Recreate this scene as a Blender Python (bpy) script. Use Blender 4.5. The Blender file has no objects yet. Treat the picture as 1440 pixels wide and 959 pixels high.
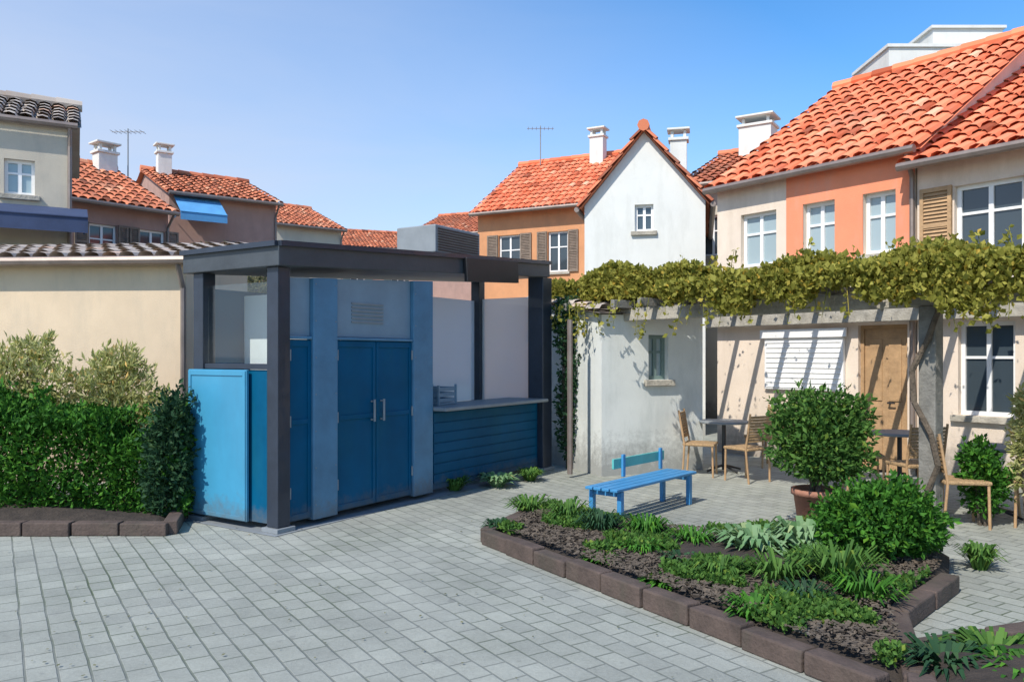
import bpy, math, random
from mathutils import Vector, Matrix
S = bpy.context.scene
R = math.radians
random.seed(7)

# ------------------------------------------------------------ camera
cam = bpy.data.cameras.new('camera'); co = bpy.data.objects.new('camera', cam)
S.collection.objects.link(co); S.camera = co
co.location = (0, 0, 1.7); co.rotation_euler = (R(90), 0, 0)
cam.lens = 28; cam.sensor_width = 36; cam.shift_y = 20.5/1440; cam.clip_end = 6000
# ------------------------------------------------------------ sky and sun
SUN = Vector((-.50, -.68, .92)).normalized()
elev = math.asin(SUN.z); azi = math.atan2(SUN.x, SUN.y)
w = bpy.data.worlds.new('World'); S.world = w; w.use_nodes = True
nt = w.node_tree; N = nt.nodes; L = nt.links
sk = N.new('ShaderNodeTexSky'); sk.sky_type = 'NISHITA'; sk.sun_disc = False
sk.sun_elevation = elev; sk.sun_rotation = azi
sk.air_density = 1.0; sk.dust_density = 0.4; sk.ozone_density = 3.0; sk.altitude = 50
tc = N.new('ShaderNodeTexCoord')
hs = N.new('ShaderNodeHueSaturation'); hs.inputs['Saturation'].default_value = 1.28; hs.inputs['Value'].default_value = 1.5
L.new(sk.outputs[0], hs.inputs['Color'])
# thin cirrus veil, thicker to the left and low down
mp = N.new('ShaderNodeMapping'); mp.inputs['Scale'].default_value = (1.2, 1.6, 5); mp.inputs['Rotation'].default_value = (0, R(18), 0)
L.new(tc.outputs['Generated'], mp.inputs['Vector'])
nz = N.new('ShaderNodeTexNoise'); nz.inputs['Scale'].default_value = 1.6; nz.inputs['Detail'].default_value = 7; nz.inputs['Roughness'].default_value = .55; nz.inputs['Distortion'].default_value = .4
L.new(mp.outputs[0], nz.inputs['Vector'])
dt = N.new('ShaderNodeVectorMath'); dt.operation = 'DOT_PRODUCT'; dt.inputs[1].default_value = (-.85, .35, -1.35)
L.new(tc.outputs['Generated'], dt.inputs[0])
mr = N.new('ShaderNodeMapRange'); mr.inputs['From Min'].default_value = -.45; mr.inputs['From Max'].default_value = .45
L.new(dt.outputs['Value'], mr.inputs['Value'])
nr = N.new('ShaderNodeMapRange'); nr.inputs['From Min'].default_value = .25; nr.inputs['From Max'].default_value = .75
nr.inputs['To Min'].default_value = .55; nr.inputs['To Max'].default_value = 1.0
L.new(nz.outputs['Fac'], nr.inputs['Value'])
mu = N.new('ShaderNodeMath'); mu.operation = 'MULTIPLY'; L.new(mr.outputs[0], mu.inputs[0]); L.new(nr.outputs[0], mu.inputs[1])
mx = N.new('ShaderNodeMix'); mx.data_type = 'RGBA'; mx.inputs[7].default_value = (4.3, 4.8, 5.9, 1)
L.new(mu.outputs[0], mx.inputs[0]); L.new(hs.outputs[0], mx.inputs[6])
L.new(mx.outputs[2], N['Background'].inputs[0]); N['Background'].inputs[1].default_value = .12
sl = bpy.data.lights.new('sun', 'SUN'); sl.energy = 4.0; sl.angle = R(.55); sl.color = (1, .95, .87)
so = bpy.data.objects.new('sun', sl); S.collection.objects.link(so)
so.rotation_euler = SUN.to_track_quat('Z', 'Y').to_euler(); so.location = (-10, -10, 20)
S.view_settings.view_transform = 'Standard'; S.view_settings.look = 'None'
S.view_settings.exposure = .35; S.view_settings.gamma = 1; S.view_settings.use_curve_mapping = False

# ------------------------------------------------------------ picture pixel (1440x959) <-> plan, for planning positions
F = 1120.0
def gp(px, py):
    Y = 1.7*F/(py-500.0); return Vector(((px-720)*Y/F, Y, 0))
def pl(px, Y): return ((px-720)*Y/F, Y)
def hz(py, Y): return 1.7+(500-py)*Y/F

# ------------------------------------------------------------ materials
def srgb(r, g, b):
    f = lambda c: (c/255/12.92 if c/255 <= .04045 else ((c/255+.055)/1.055)**2.4)
    return (f(r), f(g), f(b))
def mat(name, c, rough=.8, var=.15, scale=3.0, bump=.15, bscale=60, metal=0, spec=.5, stain=None, coat=0, dirt=0):
    m = bpy.data.materials.new(name); m.use_nodes = True
    t = m.node_tree; n = t.nodes; l = t.links; b = n['Principled BSDF']
    b.inputs['Roughness'].default_value = rough; b.inputs['Metallic'].default_value = metal
    b.inputs['Specular IOR Level'].default_value = spec; b.inputs['Coat Weight'].default_value = coat
    tc = n.new('ShaderNodeTexCoord')
    a = n.new('ShaderNodeTexNoise'); a.inputs['Scale'].default_value = scale; a.inputs['Detail'].default_value = 8; a.inputs['Roughness'].default_value = .65
    l.new(tc.outputs['Object'], a.inputs['Vector'])
    r = n.new('ShaderNodeValToRGB'); e = r.color_ramp.elements
    e[0].position = .3; e[1].position = .72
    e[0].color = (*[x*(1-var) for x in c], 1); e[1].color = (*[min(1, x*(1+var)) for x in c], 1)
    l.new(a.outputs['Fac'], r.inputs[0]); out = r.outputs[0]
    if stain:
        mpn = n.new('ShaderNodeMapping'); mpn.inputs['Scale'].default_value = (1.3, 1.3, .35); l.new(tc.outputs['Object'], mpn.inputs[0])
        a2 = n.new('ShaderNodeTexNoise'); a2.inputs['Scale'].default_value = 1.7; a2.inputs['Detail'].default_value = 10; a2.inputs['Roughness'].default_value = .7
        l.new(mpn.outputs[0], a2.inputs['Vector'])
        r2 = n.new('ShaderNodeMapRange'); r2.inputs['From Min'].default_value = .5; r2.inputs['From Max'].default_value = .75; r2.inputs['To Max'].default_value = stain[1]
        l.new(a2.outputs['Fac'], r2.inputs['Value'])
        x = n.new('ShaderNodeMix'); x.data_type = 'RGBA'; x.inputs[7].default_value = (*stain[0], 1)
        l.new(r2.outputs[0], x.inputs[0]); l.new(out, x.inputs[6]); out = x.outputs[2]
    if dirt:
        sx = n.new('ShaderNodeSeparateXYZ'); l.new(tc.outputs['Object'], sx.inputs[0])
        dn = n.new('ShaderNodeTexNoise'); dn.inputs['Scale'].default_value = 9; dn.inputs['Detail'].default_value = 10; dn.inputs['Roughness'].default_value = .75; l.new(tc.outputs['Object'], dn.inputs['Vector'])
        z1 = n.new('ShaderNodeMapRange'); z1.inputs['From Min'].default_value = 0; z1.inputs['From Max'].default_value = dirt; z1.inputs['To Min'].default_value = .55; z1.inputs['To Max'].default_value = -.12
        l.new(sx.outputs['Z'], z1.inputs['Value'])
        a4 = n.new('ShaderNodeMath'); a4.operation = 'ADD'; l.new(z1.outputs[0], a4.inputs[0]); l.new(dn.outputs['Fac'], a4.inputs[1])
        z2 = n.new('ShaderNodeMapRange'); z2.inputs['From Min'].default_value = .6; z2.inputs['From Max'].default_value = .95; z2.inputs['To Max'].default_value = .6; l.new(a4.outputs[0], z2.inputs['Value'])
        xd = n.new('ShaderNodeMix'); xd.data_type = 'RGBA'; xd.inputs[7].default_value = (.12, .115, .10, 1)
        l.new(z2.outputs[0], xd.inputs[0]); l.new(out, xd.inputs[6]); out = xd.outputs[2]
    l.new(out, b.inputs['Base Color'])
    if bump:
        a3 = n.new('ShaderNodeTexNoise'); a3.inputs['Scale'].default_value = bscale; a3.inputs['Detail'].default_value = 6
        l.new(tc.outputs['Object'], a3.inputs['Vector'])
        bp = n.new('ShaderNodeBump'); bp.inputs['Strength'].default_value = bump; bp.inputs['Distance'].default_value = .02
        l.new(a3.outputs['Fac'], bp.inputs['Height']); l.new(bp.outputs[0], b.inputs['Normal'])
    return m
def leafmat(name, c1, c2, trans=.3):
    m = bpy.data.materials.new(name); m.use_nodes = True
    t = m.node_tree; n = t.nodes; l = t.links; b = n['Principled BSDF']; b.inputs['Roughness'].default_value = .65; b.inputs['Specular IOR Level'].default_value = .2
    g = n.new('ShaderNodeNewGeometry'); r = n.new('ShaderNodeValToRGB'); e = r.color_ramp.elements
    e[0].color = (*c1, 1); e[1].color = (*c2, 1)
    x = e.new(.93); x.color = (*c2, 1); e[2].position = 1; e[-1].color = (c2[0]*1.6, c2[1]*1.1, c2[2]*.8, 1)
    l.new(g.outputs['Random Per Island'], r.inputs[0]); l.new(r.outputs[0], b.inputs['Base Color'])
    tr = n.new('ShaderNodeBsdfTranslucent'); l.new(r.outputs[0], tr.inputs[0])
    ms = n.new('ShaderNodeMixShader'); ms.inputs[0].default_value = trans
    l.new(b.outputs[0], ms.inputs[1]); l.new(tr.outputs[0], ms.inputs[2]); l.new(ms.outputs[0], n['Material Output'].inputs[0])
    return m
def tilemat(name, c1, c2):
    m = bpy.data.materials.new(name); m.use_nodes = True
    t = m.node_tree; n = t.nodes; l = t.links; b = n['Principled BSDF']; b.inputs['Roughness'].default_value = .85; b.inputs['Specular IOR Level'].default_value = .2
    tc = n.new('ShaderNodeTexCoord'); g = n.new('ShaderNodeNewGeometry')
    r = n.new('ShaderNodeValToRGB'); e = r.color_ramp.elements; e[0].color = (*[q*.45 for q in c1], 1); e[1].color = (*c2, 1); q_ = e.new(.10); q_.color = (*c1, 1); q_ = e.new(.94); q_.color = (*c2, 1); e[-1].color = (.8, .45, .28, 1)
    l.new(g.outputs['Random Per Island'], r.inputs[0])
    a = n.new('ShaderNodeTexNoise'); a.inputs['Scale'].default_value = 1.1; a.inputs['Detail'].default_value = 9; a.inputs['Roughness'].default_value = .7
    l.new(tc.outputs['Object'], a.inputs['Vector'])
    mr = n.new('ShaderNodeMapRange'); mr.inputs['From Min'].default_value = .5; mr.inputs['From Max'].default_value = .8; mr.inputs['To Max'].default_value = .75
    l.new(a.outputs['Fac'], mr.inputs['Value'])
    x = n.new('ShaderNodeMix'); x.data_type = 'RGBA'; x.inputs[7].default_value = (.32, .22, .15, 1)
    l.new(mr.outputs[0], x.inputs[0]); l.new(r.outputs[0], x.inputs[6]); l.new(x.outputs[2], b.inputs['Base Color'])
    return m
def glassmat(name, c, rough=.05):
    m = bpy.data.materials.new(name); m.use_nodes = True
    b = m.node_tree.nodes['Principled BSDF']; b.inputs['Base Color'].default_value = (*c, 1)
    b.inputs['Roughness'].default_value = rough; b.inputs['Specular IOR Level'].default_value = .8
    return m
def paving():
    m = bpy.data.materials.new('stone_paving'); m.use_nodes = True
    t = m.node_tree; n = t.nodes; l = t.links; b = n['Principled BSDF']; b.inputs['Roughness'].default_value = .75
    tc = n.new('ShaderNodeTexCoord')
    d = n.new('ShaderNodeTexNoise'); d.inputs['Scale'].default_value = 3; d.inputs['Detail'].default_value = 4; l.new(tc.outputs['Object'], d.inputs['Vector'])
    vm = n.new('ShaderNodeVectorMath'); vm.operation = 'MULTIPLY_ADD'; vm.inputs[1].default_value = (.02, .02, 0); l.new(d.outputs['Color'], vm.inputs[0]); l.new(tc.outputs['Object'], vm.inputs[2])
    mp = n.new('ShaderNodeMapping'); mp.inputs['Rotation'].default_value = (0, 0, R(57)); l.new(vm.outputs[0], mp.inputs[0])
    br = n.new('ShaderNodeTexBrick'); br.inputs['Scale'].default_value = 1
    br.inputs['Brick Width'].default_value = .22; br.inputs['Row Height'].default_value = .15; br.inputs['Mortar Size'].default_value = .008
    br.inputs['Mortar Smooth'].default_value = .4; br.inputs['Bias'].default_value = 0
    br.inputs['Color1'].default_value = (.365, .375, .32, 1); br.inputs['Color2'].default_value = (.30, .31, .268, 1); br.inputs['Mortar'].default_value = (.21, .22, .19, 1)
    l.new(mp.outputs[0], br.inputs['Vector'])
    a = n.new('ShaderNodeTexNoise'); a.inputs['Scale'].default_value = .9; a.inputs['Detail'].default_value = 12; a.inputs['Roughness'].default_value = .75; l.new(tc.outputs['Object'], a.inputs['Vector'])
    mr = n.new('ShaderNodeMapRange'); mr.inputs['From Min'].default_value = .3; mr.inputs['From Max'].default_value = .7; mr.inputs['To Min'].default_value = .74; mr.inputs['To Max'].default_value = 1.16
    l.new(a.outputs['Fac'], mr.inputs['Value'])
    x = n.new('ShaderNodeVectorMath'); x.operation = 'SCALE'; l.new(br.outputs['Color'], x.inputs[0]); l.new(mr.outputs[0], x.inputs['Scale'])
    f = n.new('ShaderNodeTexNoise'); f.inputs['Scale'].default_value = 45; f.inputs['Detail'].default_value = 8; f.inputs['Roughness'].default_value = .8; l.new(tc.outputs['Object'], f.inputs['Vector'])
    mr2 = n.new('ShaderNodeMapRange'); mr2.inputs['From Min'].default_value = .3; mr2.inputs['From Max'].default_value = .7; mr2.inputs['To Min'].default_value = .82; mr2.inputs['To Max'].default_value = 1.14
    l.new(f.outputs['Fac'], mr2.inputs['Value'])
    y = n.new('ShaderNodeVectorMath'); y.operation = 'SCALE'; l.new(x.outputs[0], y.inputs[0]); l.new(mr2.outputs[0], y.inputs['Scale'])
    ms = n.new('ShaderNodeTexNoise'); ms.inputs['Scale'].default_value = .55; ms.inputs['Detail'].default_value = 9; ms.inputs['Roughness'].default_value = .7; ms.inputs['Distortion'].default_value = .6; l.new(tc.outputs['Object'], ms.inputs['Vector'])
    m1 = n.new('ShaderNodeMapRange'); m1.inputs['From Min'].default_value = .47; m1.inputs['From Max'].default_value = .68; m1.inputs['To Max'].default_value = .9; l.new(ms.outputs['Fac'], m1.inputs['Value'])
    m2 = n.new('ShaderNodeMath'); m2.operation = 'MULTIPLY_ADD'; m2.inputs[1].default_value = 1.0; m2.inputs[2].default_value = .16; l.new(br.outputs['Fac'], m2.inputs[0])
    m3 = n.new('ShaderNodeMath'); m3.operation = 'MULTIPLY'; l.new(m1.outputs[0], m3.inputs[0]); l.new(m2.outputs[0], m3.inputs[1])
    xm = n.new('ShaderNodeMix'); xm.data_type = 'RGBA'; xm.inputs[7].default_value = (.075, .10, .05, 1); l.new(m3.outputs[0], xm.inputs[0]); l.new(y.outputs[0], xm.inputs[6])
    sp = n.new('ShaderNodeTexNoise'); sp.inputs['Scale'].default_value = 5.5; sp.inputs['Detail'].default_value = 3; l.new(tc.outputs['Object'], sp.inputs['Vector'])
    s1 = n.new('ShaderNodeMapRange'); s1.inputs['From Min'].default_value = .66; s1.inputs['From Max'].default_value = .72; s1.inputs['To Max'].default_value = .4; l.new(sp.outputs['Fac'], s1.inputs['Value'])
    xs = n.new('ShaderNodeMix'); xs.data_type = 'RGBA'; xs.inputs[7].default_value = (.13, .135, .125, 1); l.new(s1.outputs[0], xs.inputs[0]); l.new(xm.outputs[2], xs.inputs[6])
    l.new(xs.outputs[2], b.inputs['Base Color'])
    ad = n.new('ShaderNodeMath'); ad.operation = 'MULTIPLY_ADD'; ad.inputs[1].default_value = -.9; l.new(br.outputs['Fac'], ad.inputs[0]); l.new(f.outputs['Fac'], ad.inputs[2])
    bp = n.new('ShaderNodeBump'); bp.inputs['Strength'].default_value = .6; bp.inputs['Distance'].default_value = .012
    l.new(ad.outputs[0], bp.inputs['Height']); l.new(bp.outputs[0], b.inputs['Normal'])
    return m

M = dict(
 pave=paving(),
 soil=mat('soil', (.04, .03, .022), .95, .4, 9, .9, 40),
 kerb=mat('kerb_stone', (.085, .06, .048), .9, .4, 5, .5, 45, stain=((.06, .06, .04), .6)),
 cream=mat('cream_plaster', (.64, .50, .34), .9, .09, 1.2, .25, 70, stain=((.42, .36, .27), .5), dirt=.9),
 warm=mat('warm_plaster', (.72, .60, .48), .9, .09, 1.2, .25, 70, stain=((.40, .32, .22), .45), dirt=.9),
 white=mat('white_plaster', (.66, .66, .61), .9, .06, 1.2, .2, 70, stain=((.42, .42, .37), .45), dirt=.9),
 greywhite=mat('grey_white_plaster', (.64, .65, .60), .9, .08, 1.3, .25, 70, stain=((.3, .33, .3), .5), dirt=.9),
 greige=mat('greige_plaster', (.52, .46, .36), .9, .09, 1.2, .25, 60, stain=((.28, .26, .23), .5), dirt=.9),
 salmon=mat('salmon_plaster', (.80, .27, .14), .9, .08, 1.2, .2, 60, stain=((.6, .34, .26), .5), dirt=.9),
 ochre=mat('ochre_plaster', (.50, .36, .22), .9, .1, 1.2, .25, 60, stain=((.36, .25, .15), .5), dirt=.9),
 pink=mat('brown_pink_plaster', (.40, .25, .20), .9, .12, 1.4, .3, 50, stain=((.25, .17, .14), .5), dirt=.9),
 tan=mat('tan_plaster', (.60, .28, .13), .9, .12, 1.4, .3, 50, stain=((.4, .22, .12), .5), dirt=.9),
 stone=mat('rough_stone', (.40, .36, .29), .9, .3, 6, .7, 25, stain=((.2, .18, .14), .6)),
 tile=tilemat('orange_clay_tile', (.68, .16, .07), (.86, .28, .14)),
 tile2=tilemat('weathered_clay_tile', (.38, .12, .065), (.66, .22, .11)),
 tileb=tilemat('brown_clay_tile', (.34, .29, .25), (.52, .45, .38)),
 wood=mat('timber', (.20, .15, .11), .75, .3, 8, .4, 30),
 greywood=mat('weathered_timber', (.20, .19, .165), .85, .3, 8, .5, 35),
 palewood=mat('pale_weathered_timber', (.36, .33, .27), .85, .3, 8, .5, 35),
 tanwood=mat('tan_timber', (.42, .26, .13), .7, .22, 7, .3, 30),
 shgreen=mat('grey_green_paint', (.16, .22, .20), .6, .12, 5, .2, 30),
 shblue=mat('blue_grey_paint', (.20, .28, .36), .6, .12, 5, .2, 30),
 whitep=mat('white_paint', (.80, .79, .76), .55, .04, 4, .1, 30),
 navy=mat('navy_canvas', (.035, .055, .115), .85, .2, 3, .2, 60),
 bluecanvas=mat('blue_canvas', (.09, .30, .55), .8, .12, 3, .15, 60),
 frame=mat('dark_frame_metal', (.022, .03, .046), .4, .25, 4, .06, 40, coat=.2),
 roofm=mat('dark_grey_roof_sheet', (.05, .058, .065), .45, .25, 3, .1, 30),
 steelblue=mat('steel_blue_metal', (.075, .20, .31), .45, .2, 3, .05, 30, dirt=.4),
 deep=mat('deep_blue_enamel', (.0003, .080, .165), .5, .2, 1.6, .05, 14, spec=.12, stain=((.008, .10, .15), .6), dirt=.35),
 slate=mat('slate_blue_panel', (.19, .27, .33), .45, .12, 2.5, .05, 20),
 cyan=mat('sky_blue_enamel', (.05, .265, .42), .4, .08, 2, .04, 14, coat=.2, stain=((.05, .20, .32), .5), dirt=.45),
 glass=glassmat('dark_window_glass', (.045, .06, .07)),
 palegl=glassmat('pale_window_glass', (.32, .40, .42), .12),
 gutter=mat('gutter_metal', (.25, .20, .17), .5, .2, 4, .05, 30, metal=.5),
 bark=mat('bark', (.11, .085, .06), .95, .4, 14, .9, 40),
 terracotta=mat('terracotta', (.33, .15, .095), .85, .2, 6, .3, 40),
 blackm=mat('black_metal', (.02, .02, .022), .45, .1, 5, .05, 30),
 grey=mat('grey_metal', (.22, .24, .25), .5, .12, 5, .05, 30),
 wicker=mat('tan_wicker', (.40, .26, .13), .8, .35, 40, .8, 90),
 turq=mat('turquoise_paint', (.10, .42, .38), .5, .12, 5, .1, 30),
 bluep=mat('bright_blue_paint', (.05, .24, .46), .5, .12, 5, .1, 30),
 rock=mat('pale_rock', (.15, .15, .135), .9, .3, 6, .8, 18),
 hill=mat('hill_scrub', (.10, .13, .07), .95, .4, .03, 0),
 Lhedge=leafmat('hedge_leaf', (.016, .07, .008), (.07, .21, .022), .2),
 Lyel=leafmat('yellow_green_leaf', (.32, .36, .10), (.56, .53, .25), .4),
 Ldark=leafmat('dark_leaf', (.014, .045, .02), (.035, .09, .035), .18),
 Lmid=leafmat('mid_leaf', (.03, .09, .016), (.11, .22, .04), .28),
 Lvine=leafmat('olive_vine_leaf', (.17, .175, .022), (.42, .39, .08), .4),
 Lolive=leafmat('olive_tree_leaf', (.09, .10, .05), (.24, .23, .12), .3),
 Lpale=leafmat('pale_succulent_leaf', (.10, .22, .08), (.24, .36, .18), .25),
)

# ------------------------------------------------------------ mesh helpers
class MB:
    def __init__(s): s.v = []; s.f = []
    def poly(s, pts): 
        k = len(s.v); s.v += [tuple(p) for p in pts]; s.f.append(tuple(range(k, k+len(pts)))); return s
    def box(s, x0, x1, y0, y1, z0, z1):
        k = len(s.v); s.v += [(x, y, z) for x in (x0, x1) for y in (y0, y1) for z in (z0, z1)]
        s.f += [tuple(k+i for i in q) for q in ((0,1,3,2),(4,6,7,5),(0,4,5,1),(2,3,7,6),(0,2,6,4),(1,5,7,3))]; return s
    def bar(s, a, b, r0, r1=None, seg=8, cap=True):
        r1 = r0 if r1 is None else r1; a = Vector(a); b = Vector(b); d = (b-a).normalized()
        u = d.cross(Vector((0,0,1)) if abs(d.z) < .9 else Vector((1,0,0))).normalized(); v = d.cross(u); k = len(s.v)
        for p, r in ((a, r0), (b, r1)):
            for i in range(seg):
                t = 2*math.pi*i/seg; s.v.append(tuple(p+u*(r*math.cos(t))+v*(r*math.sin(t))))
        for i in range(seg): j = (i+1) % seg; s.f.append((k+i, k+j, k+seg+j, k+seg+i))
        if cap: s.f.append(tuple(k+i for i in reversed(range(seg)))); s.f.append(tuple(k+seg+i for i in range(seg)))
        return s
    def beam(s, a, b, w, h):      # rectangular beam a->b, width w (horizontal), height h
        a = Vector(a); b = Vector(b); d = (b-a).normalized()
        u = d.cross(Vector((0,0,1))); u = u.normalized() if u.length > 1e-4 else Vector((1,0,0)); v = u.cross(d).normalized(); k = len(s.v)
        for p in (a, b):
            for su, sv in ((-1,-1),(1,-1),(1,1),(-1,1)): s.v.append(tuple(p+u*(su*w/2)+v*(sv*h/2)))
        s.f += [tuple(k+i for i in q) for q in ((0,1,5,4),(1,2,6,5),(2,3,7,6),(3,0,4,7),(3,2,1,0),(4,5,6,7))]; return s
    def lathe(s, prof, seg=20, c=(0,0,0)):
        k = len(s.v)
        for r, z in prof:
            for i in range(seg):
                t = 2*math.pi*i/seg; s.v.append((c[0]+r*math.cos(t), c[1]+r*math.sin(t), c[2]+z))
        for q in range(len(prof)-1):
            for i in range(seg):
                j = (i+1) % seg; s.f.append((k+q*seg+i, k+q*seg+j, k+(q+1)*seg+j, k+(q+1)*seg+i))
        return s
    def build(s, name, m, parent=None, bevel=0, smooth=False, loc=None):
        me = bpy.data.meshes.new(name); me.from_pydata(s.v, [], s.f); me.materials.append(m); me.update()
        if smooth: me.shade_smooth()
        o = bpy.data.objects.new(name, me); S.collection.objects.link(o)
        if parent: o.parent = parent
        if loc: o.location = loc
        if bevel:
            b = o.modifiers.new('bevel', 'BEVEL'); b.width = bevel; b.segments = 2; b.limit_method = 'ANGLE'
        return o
def tag(o, label, cat, group=None):
    o['label'] = label; o['category'] = cat
    if group: o['group'] = group
    return o
def empty(name, loc, rz, label, cat, group=None):
    o = bpy.data.objects.new(name, None); S.collection.objects.link(o)
    o.location = loc; o.rotation_euler = (0, 0, rz); o.empty_display_size = .2
    return tag(o, label, cat, group)
def kids(o): return [c for c in bpy.data.objects if c.parent == o]
def copy_tree(o, parent=None):
    c = o.copy(); S.collection.objects.link(c); c.parent = parent
    for k in kids(o): copy_tree(k, c)
    return c
def leaves(mb, pts, size, rnd, up=.3, asp=.5):
    """one bent four-corner leaf per point"""
    for p, nrm in pts:
        d = Vector((rnd.gauss(0,1), rnd.gauss(0,1), rnd.gauss(0,1)+up)) + nrm*.9
        d.normalize(); q = d.cross(Vector((rnd.gauss(0,1), rnd.gauss(0,1), rnd.gauss(0,1)))).normalized()
        n2 = d.cross(q); sz = size*rnd.triangular(.4, 1.6, .9); w_ = sz*asp
        k = len(mb.v)
        mb.v += [tuple(p), tuple(p+d*sz*.5+q*w_*.5-n2*sz*.08), tuple(p+d*sz), tuple(p+d*sz*.5-q*w_*.5-n2*sz*.08)]
        mb.f.append((k, k+1, k+2, k+3))
def cloud(blobs, n, rnd, shell=.55):
    """points spread through lumpy ellipsoids: (centre, radii)"""
    out = []; tot = sum(b[1][0]*b[1][1]+b[1][2]*b[1][0] for b in blobs)
    for c, r in blobs:
        m = int(n*(r[0]*r[1]+r[2]*r[0])/tot)
        for _ in range(m):
            d = Vector((rnd.gauss(0,1), rnd.gauss(0,1), rnd.gauss(0,1))).normalized()
            t = 1-rnd.random()**1.5*(1-shell)*1.2
            t *= 1+.16*math.sin(5*d.x+c[0]*9)*math.cos(4*d.y+c[1]*5)+.10*math.sin(11*d.z+7*d.x)
            out.append((Vector((c[0]+d.x*r[0]*t, c[1]+d.y*r[1]*t, max(.02, c[2]+d.z*r[2]*t))), d))
        for _ in range(14):
            d = Vector((rnd.gauss(0,1), rnd.gauss(0,1), abs(rnd.gauss(0,1))+.2)).normalized(); e_ = d+Vector((rnd.gauss(0,.2), rnd.gauss(0,.2), .25))
            for k in range(12):
                q = k/12; v = d*.88+e_*(.42*q)
                out.append((Vector((c[0]+v.x*r[0]+rnd.gauss(0,.012), c[1]+v.y*r[1]+rnd.gauss(0,.012), max(.02, c[2]+v.z*r[2]))), d))
    return out

def struct(o): o['kind'] = 'structure'; return o

# ------------------------------------------------------------ ground
struct(MB().poly([(-900,-60,0),(900,-60,0),(900,1500,0),(-900,1500,0)]).build('ground', M['pave']))
rh = random.Random(3); hm = MB(); nx = 60
rows = []
for j, (yy, hh) in enumerate(((260, -1), (380, 18), (520, 42), (700, 62), (950, 40))):
    rows.append([(-900+i*30, yy, hh*(.65+.35*math.sin(i*.31+j)+.2*math.sin(i*.83+j*2)) if j else -1) for i in range(nx+1)])
for j in range(4):
    for i in range(nx): hm.poly([rows[j][i], rows[j][i+1], rows[j+1][i+1], rows[j+1][i]])
struct(hm.build('hills', M['hill']))

# ------------------------------------------------------------ tiled roofs
def tiled(mb, e0, e1, r0, r1, col=.24, course=.36):
    """barrel tiles laid over the sheet e0-e1 (eave) to r0-r1 (ridge): every tile its own arched piece"""
    e0, e1, r0, r1 = map(Vector, (e0, e1, r0, r1))
    nc = max(2, int((e1-e0).length/col)); nr = max(2, int((r0-e0).length/course))
    nrm = (e1-e0).cross(r0-e0).normalized()
    if nrm.z < 0: nrm = -nrm
    P = lambda u, v: (e0*(1-u)+e1*u)*(1-v)+(r0*(1-u)+r1*u)*v
    rr = random.Random(int(nc*97+nr))
    mb.poly([P(0,0)-nrm*.03, P(1,0)-nrm*.03, P(1,1)-nrm*.03, P(0,1)-nrm*.03])
    for c in range(nc):
        for r in range(nr):
            v0 = r/nr; v1 = min(1, (r+1.12)/nr); k = len(mb.v); lift = rr.uniform(0, .012); sx = rr.uniform(-.06, .06)
            for v, dz in ((v0, .035+lift), (v1, 0.0)):
                for q in range(5):
                    a = math.pi*q/4; u = (c+.5+sx-.47*math.cos(a))/nc
                    mb.v.append(tuple(P(u, v)+nrm*(dz+.075*math.sin(a)-.01)))
            for q in range(4): mb.f.append((k+q, k+q+1, k+6+q, k+5+q))
    # pans between the arches
def ridge_caps(mb, a, b, r=.12):
    a = Vector(a); b = Vector(b); n = max(2, int((b-a).length/.4))
    for i in range(n):
        p = a.lerp(b, i/n); q = a.lerp(b, (i+1.08)/n); mb.bar(p, q, r*1.1, r*.92, 8)

# ------------------------------------------------------------ houses
def wall_with_holes(mb, w_, h_, holes, T, rev=.16):
    """wall in local u (along) v (up); T(u, v, depth)->point; holes (u0,u1,v0,v1)"""
    us = sorted({0, w_, *[x for h in holes for x in h[:2]]}); vs = sorted({0, h_, *[x for h in holes for x in h[2:4]]})
    for i in range(len(us)-1):
        for j in range(len(vs)-1):
            uc = (us[i]+us[i+1])/2; vc = (vs[j]+vs[j+1])/2
            if any(h[0] < uc < h[1] and h[2] < vc < h[3] for h in holes): continue
            mb.poly([T(us[i], vs[j], 0), T(us[i+1], vs[j], 0), T(us[i+1], vs[j+1], 0), T(us[i], vs[j+1], 0)])
    for u0, u1, v0, v1 in [h[:4] for h in holes]:
        mb.poly([T(u0,v0,0), T(u0,v1,0), T(u0,v1,rev), T(u0,v0,rev)]); mb.poly([T(u1,v0,0), T(u1,v0,rev), T(u1,v1,rev), T(u1,v1,0)])
        mb.poly([T(u0,v1,0), T(u1,v1,0), T(u1,v1,rev), T(u0,v1,rev)]); mb.poly([T(u0,v0,0), T(u0,v0,rev), T(u1,v0,rev), T(u1,v0,0)])
def tbox(mb, T, u0, u1, v0, v1, d0, d1):
    p = [T(u, v, d) for u in (u0, u1) for v in (v0, v1) for d in (d0, d1)]; k = len(mb.v); mb.v += [tuple(x) for x in p]
    mb.f += [tuple(k+i for i in q) for q in ((0,1,3,2),(4,6,7,5),(0,4,5,1),(2,3,7,6),(0,2,6,4),(1,5,7,3))]
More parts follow.
